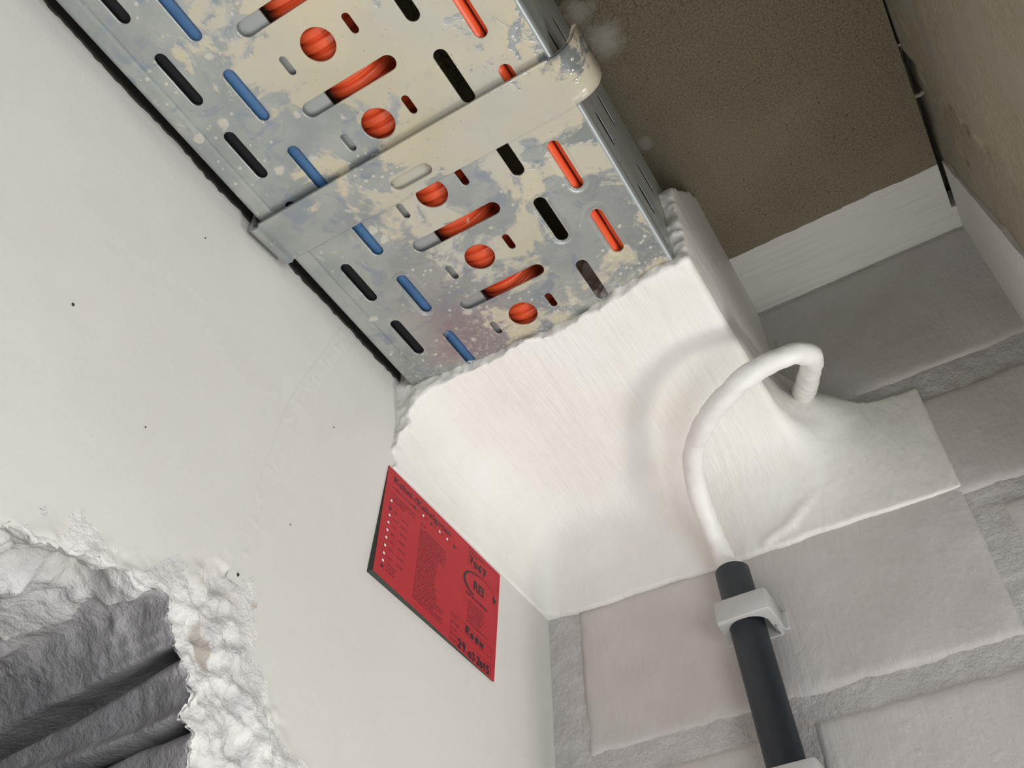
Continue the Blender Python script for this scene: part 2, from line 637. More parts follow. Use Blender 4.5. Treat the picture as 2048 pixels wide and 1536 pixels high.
# ---------------------------------------------------------------- left wall with the broken opening
OUT = np.array([(-.51, 1.952), (-.48, 1.964), (-.451, 1.9717), (-.42, 1.9875), (-.4029, 1.994), (-.3968, 1.9966), (-.3881, 1.997), (-.3789, 1.9996), (-.37, 2.0014), (-.3604, 2.0047), (-.3488, 2.007), (-.3399, 2.0042), (-.3329, 2.0073), (-.3249, 2.0023), (-.3182, 1.9947), (-.3154, 1.9886), (-.3095, 1.9833), (-.3077, 1.9793), (-.3071, 1.974), (-.3089, 1.9661), (-.3032, 1.9611), (-.3015, 1.9559), (-.2979, 1.9503), (-.2922, 1.9366), (-.293, 1.920), (-.303, 1.908), (-.33, 1.902), (-.38, 1.898), (-.45, 1.903), (-.51, 1.918), (-.535, 1.935), (-.51, 1.952)])
RGH = np.array([(-.62, 1.88), (-.52, 1.962), (-.4517, 1.9792), (-.407, 2.0032), (-.3928, 2.0109), (-.3797, 2.019), (-.3668, 2.0243), (-.3576, 2.0206), (-.3417, 2.021), (-.3235, 2.0352), (-.3046, 2.0446), (-.2909, 2.0423), (-.2796, 2.0251), (-.2716, 2.0068), (-.255, 1.9933), (-.2326, 1.9845), (-.2246, 1.9795), (-.192, 1.9593), (-.1747, 1.9434), (-.16, 1.90), (-.155, 1.78), (-.62, 1.78)])


def poly_sd(P, poly):
    """signed distance to a closed polygon (negative inside), P (n,2)"""
    d = np.full(len(P), 1e9)
    ins = np.zeros(len(P), bool)
    for i in range(len(poly)):
        a = poly[i]
        b = poly[(i + 1) % len(poly)]
        e = b - a
        w = P - a
        t = np.clip((w @ e) / (e @ e), 0, 1)
        d = np.minimum(d, np.linalg.norm(w - t[:, None] * e, axis=1))
        c = ((a[1] <= P[:, 1]) & (b[1] > P[:, 1])) | ((b[1] <= P[:, 1]) & (a[1] > P[:, 1]))
        with np.errstate(divide='ignore', invalid='ignore'):
            xx = a[0] + (P[:, 1] - a[1]) / (b[1] - a[1]) * e[0]
        ins ^= c & (P[:, 0] < xx)
    return np.where(ins, -d, d)


def rough_h(P2):
    """height of the knocked-about plaster round the opening, above the smooth wall"""
    P3 = np.c_[np.zeros(len(P2)), P2]
    dr = poly_sd(P2, RGH)
    dr = dr + .006 * vnoise(P3, 70, 2)
    w = sstep(0.001, -.022, dr)
    lump = np.abs(fbm(P3, 75, 3, 11, .55))
    ra = np.stack([P3[:, 0], P3[:, 1] * .8 + P3[:, 2] * .6, P3[:, 2] * .8 - P3[:, 1] * .6], 1)
    tn = vnoise(ra, (1, 75, 150), 61) * 2.2 + 3
    chip = np.floor(tn) + sstep(.80, 1.0, tn - np.floor(tn)) - 3
    hh = .0022 * (lump - .25) + .0013 * fbm(P3, 260, 2, 31) + .0011 * chip
    pits = sstep(.25, .62, vnoise(P3, 62, 44))
    return w * (hh - .0032 * pits + .0010)


yc = np.r_[np.linspace(-1.6, -.6, 8), np.arange(-.56, -.47, .006), np.arange(-.465, -.16, .00125), np.arange(-.155, .0501, .005)]
zc = np.r_[np.linspace(0, 1.7, 10), np.arange(1.74, 1.90, .006), np.arange(1.903, 2.06, .00125), np.arange(2.064, 2.405, .005)]
Y, Z = np.meshgrid(yc, zc, indexing='ij')
P2 = np.stack([Y.ravel(), Z.ravel()], 1)
P3 = np.c_[np.zeros(len(P2)), P2]
near = (P2[:, 0] > -.66) & (P2[:, 1] > 1.74) & (P2[:, 1] < 2.08)
hx = np.zeros(len(P2))
hx[near] = rough_h(P2[near])
hx += .00015 * fbm(P3, 14, 2, 3) * (P2[:, 1] > 1.8)
OUTC = OUT[:-1]
sd = np.full(len(P2), 1.0)
sd[near] = poly_sd(P2[near], OUTC)
F = quads(len(yc), len(zc))
keep = np.all(sd[F] > -.0001, axis=1)
wall_left = struct(mesh('wall_left', np.c_[hx, P2], F[keep][:, ::-1], M['wall'], None, True), 'smooth white plastered wall on the left with a broken hole')
wall_left.data.materials.append(M['rough'])
fr_near = np.zeros(len(P2))
fr_near[near] = poly_sd(P2[near], RGH) + .010 * vnoise(P3[near], 60, 2) + .006 * vnoise(P3[near], 210, 3)
wall_left.data.polygons.foreach_set('material_index', (fr_near[F[keep]].mean(axis=1) < -.006).astype(np.int32))
# near-black strip painting in the shade of the gap behind the tray, ragged edge
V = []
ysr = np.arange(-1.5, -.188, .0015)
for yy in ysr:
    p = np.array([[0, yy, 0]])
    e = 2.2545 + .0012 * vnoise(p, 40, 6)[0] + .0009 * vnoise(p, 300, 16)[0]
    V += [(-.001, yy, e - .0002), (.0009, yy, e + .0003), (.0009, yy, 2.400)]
strip_d = mesh('gap_shade_strip', np.array(V), quads(len(ysr), 3)[:, ::-1], M['dark'], wall_left)
strip_d['label'] = 'dark strip of painted shade behind the tray'

# the jagged inside of the opening: rim swept into the wall
ns, nt = 520, 110
rim = spline(OUT, ns)
rim3 = np.c_[np.zeros(ns), rim]
tg = np.gradient(spline(np.vstack([OUT[:-1:2], OUT[-1:]]), ns), axis=0)
tg /= np.linalg.norm(tg, axis=1)[:, None]
nrm = np.stack([tg[:, 1] * -1, tg[:, 0]], 1)      # outward (away from the hole)
rimj = rim + nrm * (.0016 * fbm(rim3, 110, 2, 21))[:, None]
tt = np.r_[-.0032, -.0012, np.linspace(0, .20, nt - 2) ** 1.15 / .20 ** .15]
V = np.zeros((ns, nt, 3))
hr = rough_h(rim + nrm * .002)
for j, t in enumerate(tt):
    if t < 0:
        q = rimj + nrm * (-t)
        V[:, j, 0] = rough_h(q) + (.0002 if j == 1 else -.0006)
        V[:, j, 1:] = q
        continue
    q3 = np.c_[np.full(ns, -t), rim]
    top = sstep(-.318, -.345, rim[:, 0])              # ceiling of the hole against its right cheek
    lum = fbm(q3, 48, 3, 51, .55)
    am = ((.0065 * top + .0010) * sstep(0, .02, t) + .0010) * (1 - .72 * sstep(.025, .06, t))
    off = am * lum + .0013 * fbm(q3, 190, 2, 61) * (.30 + .70 * top * (1 - .6 * sstep(.03, .06, t)))
    off = off + top * (.006 * sstep(.0, .05, t) - .010 * sstep(.03, .12, t)) + (1 - top) * .004 * sstep(0, .03, t)
    # two chased grooves running into the wall across the right cheek
    for gz, gs, wd, dp in ((1.9905, .062, .0020, .024), (1.9650, .055, .0021, .024)):
        wv = .0010 * vnoise(np.array([[t, 0, gz]]), 60, 71)[0]
        off = off + (1 - top) * dp * np.exp(-((rim[:, 1] - (gz - gs * t + wv)) / wd) ** 2) * sstep(-.002, .004, t)
    q = rimj + nrm * off[:, None]
    V[:, j, 0] = -t + hr * max(0, 1 - t / .006)
    V[:, j, 1:] = q
Vf = V.reshape(-1, 3)
F = quads(ns, nt)
back = [i * nt + nt - 1 for i in range(ns)]
faces = F.tolist() + [back]
hole = mesh('broken_opening', Vf, faces, M['hole_shade'], wall_left, True)
hole.data.materials.append(M['rough'])
fc = Vf[F].mean(axis=1)
ff = sstep(-.322, -.350, fc[:, 1]) * sstep(1.93, 1.96, fc[:, 2]) * sstep(-.10, -.05, fc[:, 0]) + .35 * vnoise(fc, 60, 77)
hole.data.polygons.foreach_set('material_index', np.r_[(ff > .5).astype(np.int32), [0]])  # pale plaster on the lit upper faces, painted-in shade on the rest
hole['label'] = 'ragged plaster inside of the broken hole'

# nicks in the plaster
for (yy, zz_, r) in ((-.4148, 2.1037, .0011), (-.3678, 2.2101, .0007), (-.2506, 2.1681, .0006), (-.2951, 2.0397, .0012), (-.2696, 2.0852, .0006), (-.3633, 2.0747, .0006)):
    a = np.linspace(0, 2 * np.pi, 9, endpoint=False)
    r *= .62
    V = [(.0009, yy, zz_)] + [(.0004, yy + r * math.cos(t) * (1 + .3 * math.sin(3 * t)), zz_ + r * 1.4 * math.sin(t)) for t in a]
    mesh('plaster_nick', V, [(0, 1 + k, 1 + (k + 1) % 9) for k in range(9)], M['dark'], wall_left)
# faint vertical rub of rough plaster below the tray
Rg = spline([(-.2525, 2.250), (-.2796, 2.1651), (-.2882, 2.1073), (-.2922, 2.0728), (-.294, 2.035)], 160)
kk = np.arange(-6, 7)
V = []
for i, (yy, zz_) in enumerate(Rg):
    for k in kk:
        p = np.array([[0, yy + k * .0011, zz_]])
        V.append((.00004 + (1 - (k / 6) ** 2) * (.0004 * max(0, vnoise(p, (1, 700, 420), 5)[0]) * (1 if vnoise(p, 90, 25)[0] > -.1 else .1) + .00002) - (.0006 if abs(k) == 6 else 0), p[0, 1], zz_))
rub = mesh('plaster_ridge', np.array(V), quads(160, len(kk))[:, ::-1], M['wall'], wall_left, True)

# ---------------------------------------------------------------- back wall: painted blocks
xs = np.r_[np.arange(-.012, .42, .003), .46]
zs = np.r_[np.linspace(0, 1.9, 8), np.arange(1.93, 2.402, .003)]
X, Z = np.meshgrid(xs, zs, indexing='ij')
P = np.stack([X.ravel(), np.zeros(X.size), Z.ravel()], 1)
P[:, 1] = .0000 - .0010 * fbm(P, 38, 3, 81) * (P[:, 2] > 1.92) - .0007 * fbm(P, 170, 2, 85) * (P[:, 2] > 1.92)
P[:, 1] = np.maximum(P[:, 1], -.0003)
wall_back = struct(mesh('wall_back', P, quads(len(xs), len(zs)), M['mortar'], None, True), 'white painted block wall at the back with conduit')


def block(x0, x1, z0, z1, proud, seed, slope=(0, 0)):
    st = .0032
    xa = np.linspace(x0, x1, max(4, int((x1 - x0) / st)))
    za = np.linspace(z0, z1, max(4, int((z1 - z0) / st)))
    X, Z = np.meshgrid(xa, za, indexing='ij')
    u = np.minimum(X - x0, x1 - X).ravel()
    w = np.minimum(Z - z0, z1 - Z).ravel()
    P = np.stack([X.ravel(), np.zeros(X.size), Z.ravel()], 1)
    e = np.minimum(u, w) + .0018 * fbm(P, 80, 2, seed)
    d = sstep(-.0020, .0075, e)
    # outline is worn, edges rounded and sunk into the joint
    P[:, 1] = .0012 - (proud * .70 + .0012) * d - .0005 * fbm(P, 35, 2, seed + 5) * d
    edge = (u < 1e-9) | (w < 1e-9)
    P[edge, 1] = .005
    # face slopes slightly
    P[:, 1] -= d * (slope[0] * ((P[:, 0] - x0) / (x1 - x0) - .5) + slope[1] * ((P[:, 2] - z0) / (z1 - z0) - .5))
    # hammer marks and paint runs
    rs = np.random.RandomState(seed)
    for k in range(int((x1 - x0) * (z1 - z0) * 700) + 1):
        cx, cz = rs.uniform(x0, x1), rs.uniform(z0, z1)
        r = rs.uniform(.0014, .0034)
        P[:, 1] += rs.choice([-.0007, -.0005, .0005]) * np.exp(-(((P[:, 0] - cx) / r) ** 2 + ((P[:, 2] - cz) / r) ** 2))
    return mesh('brick', P, quads(len(xa), len(za)), M['block'], wall_back, True)


block(-.010, .4400, 2.2720, 2.4000, .0020, 101, (.0, -.0005))
block(-.010, .2630, 2.1740, 2.2640, .0010, 103)
block(.2770, .4400, 2.1650, 2.2530, .0020, 104)
block(.0225, .2960, 2.0665, 2.1800, .0022, 105)
block(.3085, .4500, 2.0660, 2.1560, .0022, 106)
block(.0235, .1590, 1.955, 2.0535, .0018, 107)
block(.1665, .4400, 1.955, 2.0550, .0022, 108)
for nm_, (a_, b_, r_) in enumerate((((.2515, 2.325), (.2560, 2.292), .0022), ((.2150, 2.366), (.2165, 2.335), .0028))):
    Pt = spline([(a_[0], -.0012, a_[1]), ((a_[0] + b_[0]) / 2 + .0008, -.0014, (a_[1] + b_[1]) / 2), (b_[0], -.0012, b_[1])], 26)
    rr_ = np.array([r_ * (.35 + .65 * math.sin(math.pi * k / 25)) * (1 + .35 * vnoise(Pt[k:k + 1], 300, 3)[0]) for k in range(26)])
    V, F = tube(Pt, rr_, 12)
    V[:, 1] = -.0008 + (V[:, 1] + .0008) * .45
    mesh('paint_run', V, F, M['block'], wall_back, True)
# vertical filler strip in the corner
xa = np.linspace(-.002, .0225, 12)
za = np.linspace(1.93, 2.19, 110)
X, Z = np.meshgrid(xa, za, indexing='ij')
P = np.stack([X.ravel(), np.zeros(X.size), Z.ravel()], 1)
P[:, 1] = -.0008 - .0005 * fbm(P, 130, 3, 91)
P[P[:, 0] > .0222, 1] = .003
mesh('corner_filler', P, quads(12, 110), M['mortar'], wall_back, True)

# ---------------------------------------------------------------- the white fire seal (surface nets on a distance field)
st = .0015
gx = np.arange(-.0046, .312, st)
gy = np.arange(-.214, .0046, st)
gz = np.arange(2.163, 2.408, st)
GX, GY, GZ = np.meshgrid(gx.astype(np.float32), gy.astype(np.float32), gz.astype(np.float32), indexing='ij', sparse=True)


def sbox(lo, hi, yoff=0):
    c = [(a + b) / 2 for a, b in zip(lo, hi)]
    hsz = [(b - a) / 2 for a, b in zip(lo, hi)]
    qx = np.abs(GX - c[0]) - hsz[0]
    qy = np.abs(GY - c[1]) - hsz[1]
    qz = np.abs(GZ - c[2]) - hsz[2]
    o = np.sqrt(np.maximum(qx, 0) ** 2 + np.maximum(qy, 0) ** 2 + np.maximum(qz, 0) ** 2)
    return o + np.minimum(np.maximum(np.maximum(qx, qy), qz), 0)


def smin(a, b, k):
    h = np.maximum(k - np.abs(a - b), 0) / k
    return np.minimum(a, b) - h * h * k * .25


def capsule(a, b, r):
    a = np.array(a)
    b = np.array(b)
    e = b - a
    t = np.clip(((GX - a[0]) * e[0] + (GY - a[1]) * e[1] + (GZ - a[2]) * e[2]) / (e @ e), 0, 1)
    return np.sqrt((GX - a[0] - t * e[0]) ** 2 + (GY - a[1] - t * e[1]) ** 2 + (GZ - a[2] - t * e[2]) ** 2) - r


rd = .0016
A = sbox((-.03 + rd, -.197, 2.2425 + rd), (.2055 - rd, .03 - rd, 2.43)) - rd
Bc = sbox((-.03, -.1985, 2.1795), (.0016, .03, 2.262))
Cc = sbox((-.03, -.0052, 2.1725), (.2945, .03, 2.262))
Cc = np.maximum(Cc, -GY - (.0052 - .0030 * np.clip((GX - .235) / .05, 0, 1)))
D = smin(smin(A, Bc, .060), smin(A, Cc, .075), .012)
D = np.minimum(D, smin(Bc, Cc, .006))
# brushed-on lumps: ragged front lip, root of the cable, a thick smear on the wall
rs = np.random.RandomState(3)
for (x, y, z, r) in ((.012, -.1965, 2.2425, .0042), (.022, -.1975, 2.2420, .0034), (.030, -.1960, 2.2415, .0038), (.041, -.1965, 2.2420, .0030), (.008, -.1945, 2.2350, .0042), (.004, -.199, 2.226, .0030), (.003, -.1985, 2.212, .0026)):
    D = smin(D, capsule((x, y, z), (x + .006, y + .003, z + .001), r), .004)
for k in range(16):
    x = .05 + .15 * k / 15
    D = smin(D, capsule((x, -.1955 - .0015 * rs.rand(), 2.2428), (x + .006, -.1965 + .001 * rs.rand(), 2.2428), .0006 + .0009 * rs.rand()), .003)
for (a, b, r) in (((.1698, -.0055, 2.179), (.1889, -.0055, 2.1858), .0022), ((.1889, -.0055, 2.1858), (.1976, -.0055, 2.1928), .0030), ((.1976, -.0055, 2.1928), (.2095, -.0055, 2.2014), .0026)):
    D = smin(D, capsule(a, b, r), .004)
D = smin(D, capsule((.214, .004, 2.286), (.228, -.004, 2.262), .013), .020)
D = smin(D, capsule((.2055, -.001, 2.30), (.2055, -.001, 2.25), .008), .02)
D = smin(D, capsule((.2035, -.17, 2.2445), (.2045, -.02, 2.2445), .0020), .004)
# ragged front face
NX, NY, NZ = len(gx), len(gy), len(gz)
fx, fz = np.meshgrid(gx, gz, indexing='ij')
Pf = np.stack([fx.ravel(), np.zeros(fx.size), fz.ravel()], 1)
rag = (.0026 * fbm(Pf, 55, 3, 41) + .0009 * fbm(Pf, 260, 2, 47)).reshape(NX, NZ)
lean = (.0035 * np.sin(np.clip(fx / .2, 0, 1) * np.pi) - .003 * np.clip((fx - .12) / .08, 0, 1))
frontlim = -.1965 + rag + lean + np.clip(fz - 2.318, 0, 1) * .82
D = np.maximum(D, frontlim[:, None, :].astype(np.float32) - GY)
# ragged lower hem of the wall coat
hem = (2.1728 + .0010 * vnoise(np.stack([gx, gx * 0, gx * 0], 1), 60, 5) + .0012 * vnoise(np.stack([gx, gx * 0, gx * 0], 1), 25, 15))
hem = hem + .006 * np.clip((.13 - gx) / .13, 0, 1)
D = np.maximum(D, (hem[:, None, None].astype(np.float32) - GZ) - 10 * np.clip(.003 - GX, 0, 1) * 0)


def surface_nets(D, ox, step):
    s = D < 0
    n = np.array(D.shape)
    c = np.zeros(n - 1, np.uint8)
    for dx in (0, 1):
        for dy in (0, 1):
            for dz in (0, 1):
                c += s[dx:n[0] - 1 + dx, dy:n[1] - 1 + dy, dz:n[2] - 1 + dz]
    act = np.argwhere((c > 0) & (c < 8))
    idx = -np.ones(n - 1, np.int64)
    idx[tuple(act.T)] = np.arange(len(act))
    cv = np.stack([D[act[:, 0] + dx, act[:, 1] + dy, act[:, 2] + dz] for dx in (0, 1) for dy in (0, 1) for dz in (0, 1)], 1)
    cor = np.array([(dx, dy, dz) for dx in (0, 1) for dy in (0, 1) for dz in (0, 1)], float)
    acc = np.zeros((len(act), 3))
    cnt = np.zeros(len(act))
    for i in range(8):
        for j in range(i + 1, 8):
            if np.abs(cor[i] - cor[j]).sum() != 1:
                continue
            a, b = cv[:, i], cv[:, j]
            x = (a < 0) != (b < 0)
            t = np.where(x, a / np.where(x, a - b, 1), 0)
            acc += x[:, None] * (cor[i] + t[:, None] * (cor[j] - cor[i]))
            cnt += x
    V = np.array(ox) + (act + acc / cnt[:, None]) * step
    F = []
    for ax in range(3):
        b, c2 = [k for k in range(3) if k != ax]
        lo = [slice(None)] * 3
        hi = [slice(None)] * 3
        lo[ax] = slice(0, n[ax] - 1)
        hi[ax] = slice(1, n[ax])
        e = np.argwhere(s[tuple(lo)] != s[tuple(hi)])
        ok = (e[:, b] > 0) & (e[:, c2] > 0) & (e[:, b] < n[b] - 1) & (e[:, c2] < n[c2] - 1)
        e = e[ok]
        inside = s[tuple(e.T)]
        def cell(db, dc):
            q = e.copy()
            q[:, b] -= db
            q[:, c2] -= dc
            return idx[tuple(q.T)]
        f = np.stack([cell(1, 1), cell(0, 1), cell(0, 0), cell(1, 0)], 1)
        flip = inside if ax != 1 else ~inside
        f[~flip] = f[~flip][:, ::-1]
        F.append(f)
    return V, np.vstack(F)


V, F = surface_nets(D, (gx[0], gy[0], gz[0]), st)
# brush strokes: along the tray on the underside, down on the walls
e1 = V[F[:, 1]] - V[F[:, 0]]
e2 = V[F[:, 3]] - V[F[:, 0]]
fn = np.cross(e1, e2)
vn = np.zeros_like(V)
for k in range(4):
    np.add.at(vn, F[:, k], fn)
vn /= np.linalg.norm(vn, axis=1)[:, None] + 1e-12
ang = np.c_[V[:, 0] + .12 * V[:, 1], V[:, 1], V[:, 2]]
deep = sstep(-.17, -.195, V[:, 1])
disp = .00020 * fbm(ang, (260, 14, 90), 2, 5) + .00034 * fbm(V, 34, 2, 9) + (.00006 + .00022 * deep) * fbm(V, 200, 2, 13)
V = V + vn * disp[:, None]
me_fire = mesh('fire_seal', V, F, M['fire'], None, True)
tag(me_fire, 'brushed white fire seal closing the tray at the wall corner', 'fire seal')

# ---------------------------------------------------------------- cable tray
TZ = 2.246
TH = .0014
Y0, Y1 = -1.05, -.175
tray = thing('cable_tray', 'perforated galvanised cable tray with tan mortar splashes under the ceiling', 'cable tray', (.105, -.5, TZ))
loops = [rect(.0209, Y0, .1968, Y1)]
k0 = -13
for k in range(k0, 3):
    o = .05 * k
    sl = [stadium(.0318, -.2317 + o, .0160, .0036), stadium(.0551, -.2077 + o, .0162, .0037),
          stadium(.1025, -.2845 + o, .0290, .0046, 'x'), circle(.1032, -.2601 + o, .0092),
          stadium(.1515, -.2612 + o, .0167, .0040), stadium(.1752, -.2375 + o, .0170, .0038),
          stadium(.1232, -.2605 + o, .0060, .0024), stadium(.0832, -.2593 + o, .0058, .0023)]
    for s in sl:
        ymax = max(p[1] for p in s)
        if ymax < -.183 and min(p[1] for p in s) > Y0 + .02:
            loops.append(s)
me = plate_mesh(loops, TH * .6, TH * .2)
me.transform(Matrix.Translation((0, 0, TZ + TH / 2)))
bottom = link('bottom_plate', me, M['zinc'], tray)


def strip(profile, y0, y1, name, mat, parent, ny=2, thick=TH, zfun=None, smooth=True):
    """sheet-metal strip: profile of (x,z) points swept along y, with thickness towards the left normal"""
    p = np.array(profile, float)
    t = np.gradient(p, axis=0)
    t /= np.linalg.norm(t, axis=1)[:, None]
    nr = np.stack([-t[:, 1], t[:, 0]], 1)
    ring = np.vstack([p, (p + nr * thick)[::-1]])
    ya = np.linspace(y0, y1, ny)
    V = np.array([[(q[0], y, q[1]) for q in ring] for y in ya]).reshape(-1, 3)
    if zfun is not None:
        V[:, 2] += zfun(V)
    n = len(ring)
    F = [(i * n + k, i * n + (k + 1) % n, (i + 1) * n + (k + 1) % n, (i + 1) * n + k) for i in range(ny - 1) for k in range(n)]
    m_ = len(p)
    for i in (0, ny - 1):
        for k in range(m_ - 1):
            f = (i * n + k, i * n + k + 1, i * n + n - 2 - k, i * n + n - 1 - k)
            F.append(f if i == 0 else f[::-1])
    return V, F


def arc(cx, cz, r, a0, a1, n=8):
    return [(cx + r * math.cos(math.radians(a0 + (a1 - a0) * k / (n - 1))), cz + r * math.sin(math.radians(a0 + (a1 - a0) * k / (n - 1)))) for k in range(n)]


TOP = 2.333
# right side: bend + slotted web + return lip
sl = [rect(Y0, TZ + .0034, Y1, TOP)]
for k in range(-14, 2):
    o = .0525 * k
    for cy, cz in ((-.2770, 2.3010), (-.2849, 2.2672)):
        s = stadium(cy + o, cz, .0120, .0034, 'x')
        if max(p[0] for p in s) < -.185 and min(p[0] for p in s) > Y0 + .01:
            sl.append(s)
me = plate_mesh(sl, .0005)
me.transform(Matrix(((0, 0, 1, .2000 - .00025), (1, 0, 0, 0), (0, 1, 0, 0), (0, 0, 0, 1))))
side_r = link('side_wall', me, M['zinc_side'], tray)
prof = [(.1966, TZ)] + arc(.1966, TZ + .0034, .0034, -90, 0, 8)
V, F = strip(prof, Y0, Y1, 'bend', M['zinc'], tray)
mesh('bend', V, F, M['zinc_plain'], side_r, True)
V, F = strip([(.2000, TOP), (.1990, TOP + .0015), (.1970, TOP + .002), (.186, TOP + .002)], Y0, Y1, 'lip', M['zinc'], tray)
mesh('return_lip', V, F, M['zinc_plain'], side_r, True)
# left side: shallow crease, rounded bend, web
prof = [(.2000 - .0005 + .002, TZ)]
prof = [(.0205, TZ + .0008), (.0204, TZ), (.0190, TZ), (.0135, TZ)] + arc(.0135, TZ + .0019, .0019, -90, -180, 6) + [(.0116, TOP)]
V, F = strip(prof[::-1], Y0, Y1, 'side', M['zinc'], tray, thick=-TH)
mesh('side_wall', V, F, M['zinc'], tray, False)
# dividing strip lying just above the bottom
V, F = strip([(.0885, TZ + .0034), (.0660, TZ + .0034), (.0645, TZ + .0042), (.0640, TZ + .006), (.0640, TZ + .060)][::-1], Y0, Y1, 'div', M['zinc'], tray, thick=.0012)
mesh('divider_strip', V, F, M['zinc_plain'], tray)
# pressed rims round the slots that look dished in the photograph
ring_profile = ((0.0, .0007), (.0010, -.00008), (.0030, -.0003), (.0058, .0001))


def rim_ring(cx, cy, half, r, along='y'):
    V = []
    n = 0
    for off, dz in ring_profile:
        lp = stadium(cx, cy, half + off, r + off, along, 12)
        n = len(lp)
        V += [(p[0], p[1], TZ + dz) for p in lp]
    F = [(a * n + k, (a + 1) * n + k, (a + 1) * n + (k + 1) % n, a * n + (k + 1) % n) for a in range(len(ring_profile) - 1) for k in range(n)]
    return V, F


for k in range(-1, 2):
    for (cx, cy, hf, rr) in ((.1515, -.2612, .0167, .0040), (.1752, -.2375, .0170, .0038), (.0551, -.2077, .0162, .0037)):
        y = cy + .05 * k
        if y + hf + .006 < -.199 and not (-.352 < y + hf + .006 and y - hf - .006 < -.313):
            V, F = rim_ring(cx, y, hf, rr)
            mesh('slot_rim', V, F, M['zinc'], tray, True)

# ---------------------------------------------------------------- coupling band round the tray
band_t = thing('coupling_band', 'metal coupling band wrapped across the underside of the cable tray', 'bracket', (.105, -.331, TZ - .004))
SY0, SY1 = -.3468, -.3172
BZ = TZ - .0064
BT = .0028


def tilt(V):
    t = np.clip((V[:, 1] - SY0) / (SY1 - SY0), 0, 1)
    fade = np.clip(1 - (V[:, 2] - BZ) / .03, 0, 1)
    return t * .0034 * fade


lp = [rect(.0120, SY0, .1965, SY1), stadium(.1012, -.3268, .0132, .0046, 'x')]
me = plate_mesh(lp, BT * .6, BT * .2)
me.transform(Matrix.Translation((0, 0, BZ + BT / 2)))
co = np.empty(len(me.vertices) * 3)
me.vertices.foreach_get('co', co)
co = co.reshape(-1, 3)
co[:, 2] += tilt(co)
me.vertices.foreach_set('co', co.ravel())
me.update()
link('band_plate', me, M['zinc_band'], band_t)
prof = [(.1965, BZ)] + arc(.1965, BZ + .0165, .0165, -90, -6, 16) + [(.2150, TZ + .017)]
V, F = strip(prof, SY0, SY1, 'b', M['zinc_band'], band_t, 6, BT, tilt)
mesh('band_corner', V, F, M['zinc_band'], band_t, True)
prof = [(.0120, BZ), (.0100, BZ + .0003)] + arc(.0098, BZ + .0030, .0027, -90, -180, 6) + [(.0071, TOP - .03)]
V, F = strip(prof[::-1], SY0, SY1, 'b', M['zinc_band'], band_t, 6, -BT, tilt)
mesh('band_end', V, F, M['zinc_band'], band_t, False)

# ---------------------------------------------------------------- what runs inside the tray
ZB = TZ + TH
CY0, CY1 = -1.04, -.16


def wavy(x, z, a, seed, n=60):
    r_ = np.random.RandomState(seed)
    ph = r_.rand(2) * 6
    return np.array([(x + a * math.sin(7 * y + ph[0]), y, z + a * .3 * math.sin(11 * y + ph[1]) + a * .3) for y in np.linspace(CY0, CY1, n)])


V, F = tube(wavy(.0548, ZB + .0086, .0008, 1), .0084, 24)
tag(mesh('blue_cable', V, F, M['blue'], None, True), 'blue cable behind the second slot row from the left in the tray', 'cable')
V, F = tube(wavy(.0312, ZB + .0092, .0006, 2), .0088, 24)
tag(mesh('black_cable', V, F, M['black'], None, True), 'black cable behind the leftmost slot row in the tray', 'cable')
# corrugated duct
n = 1900
pd = np.array([(.1045 + .0015 * math.sin(6 * y), y, TZ + .0052 + .0208) for y in np.linspace(CY0, CY1, n)])
ph = np.linspace(0, (CY1 - CY0) / .0068 * 2 * np.pi, n)
rr = .0207 - .0024 * np.exp(-((np.mod(ph / (2 * np.pi), 1) - .5) / .13) ** 2)
V, F = tube(pd, rr, 36)
tag(mesh('corrugated_duct', V, F, M['orange'], None, True), 'orange corrugated duct behind the round holes of the tray', 'duct')
V, F = tube(wavy(.1705, ZB + .0049, .0006, 4), .0047, 20)
tag(mesh('orange_cable', V, F, M['orange'], None, True), 'orange cable at the right slots, left one of the pair', 'cable')
V, F = tube(wavy(.1806, ZB + .0049, .0005, 4), .0047, 20)
tag(mesh('orange_cable', V, F, M['orange'], None, True), 'orange cable beside the tray side wall, right one of the pair', 'cable')

# ---------------------------------------------------------------- conduit, clips, bent cable
AX0 = np.array([.1451, -.0165, 2.1572])
AX1 = np.array([.1524, -.0165, 2.0100])
axd = (AX1 - AX0) / np.linalg.norm(AX1 - AX0)
con = thing('wall_conduit', 'dark slate plastic conduit running down the block wall', 'conduit', tuple(AX1))
seg = 40
a = np.linspace(0, 2 * np.pi, seg, endpoint=False)
up = -axd
e1 = np.array([1, 0, 0]) - up * up[0]
e1 /= np.linalg.norm(e1)
e2 = np.cross(up, e1)
RO, RI = .0112, .0092
prof = [(RO, .25), (RO, -.0006), (RO - .0006, 0), (RI + .0004, 0), (RI, -.0006), (RI, .25)]
V = []
for r, s in prof:
    for t in a:
        V.append(AX0 + axd * max(s, 0) * 1.0 + axd * (-(s) if s < 0 else 0) + e1 * r * math.cos(t) + e2 * r * math.sin(t))
V = np.array(V)
F = [(i * seg + k, (i + 1) * seg + k, (i + 1) * seg + (k + 1) % seg, i * seg + (k + 1) % seg) for i in range(len(prof) - 1) for k in range(seg)]
mesh('pipe', V, F, M['slate'], con, True)

# pale grey saddle clip: U-shaped body, back plate, moulded ring mark
clip = thing('conduit_clip', 'grey saddle clip near the top end of the dark conduit', 'clip', (.1492, 0, 2.122))


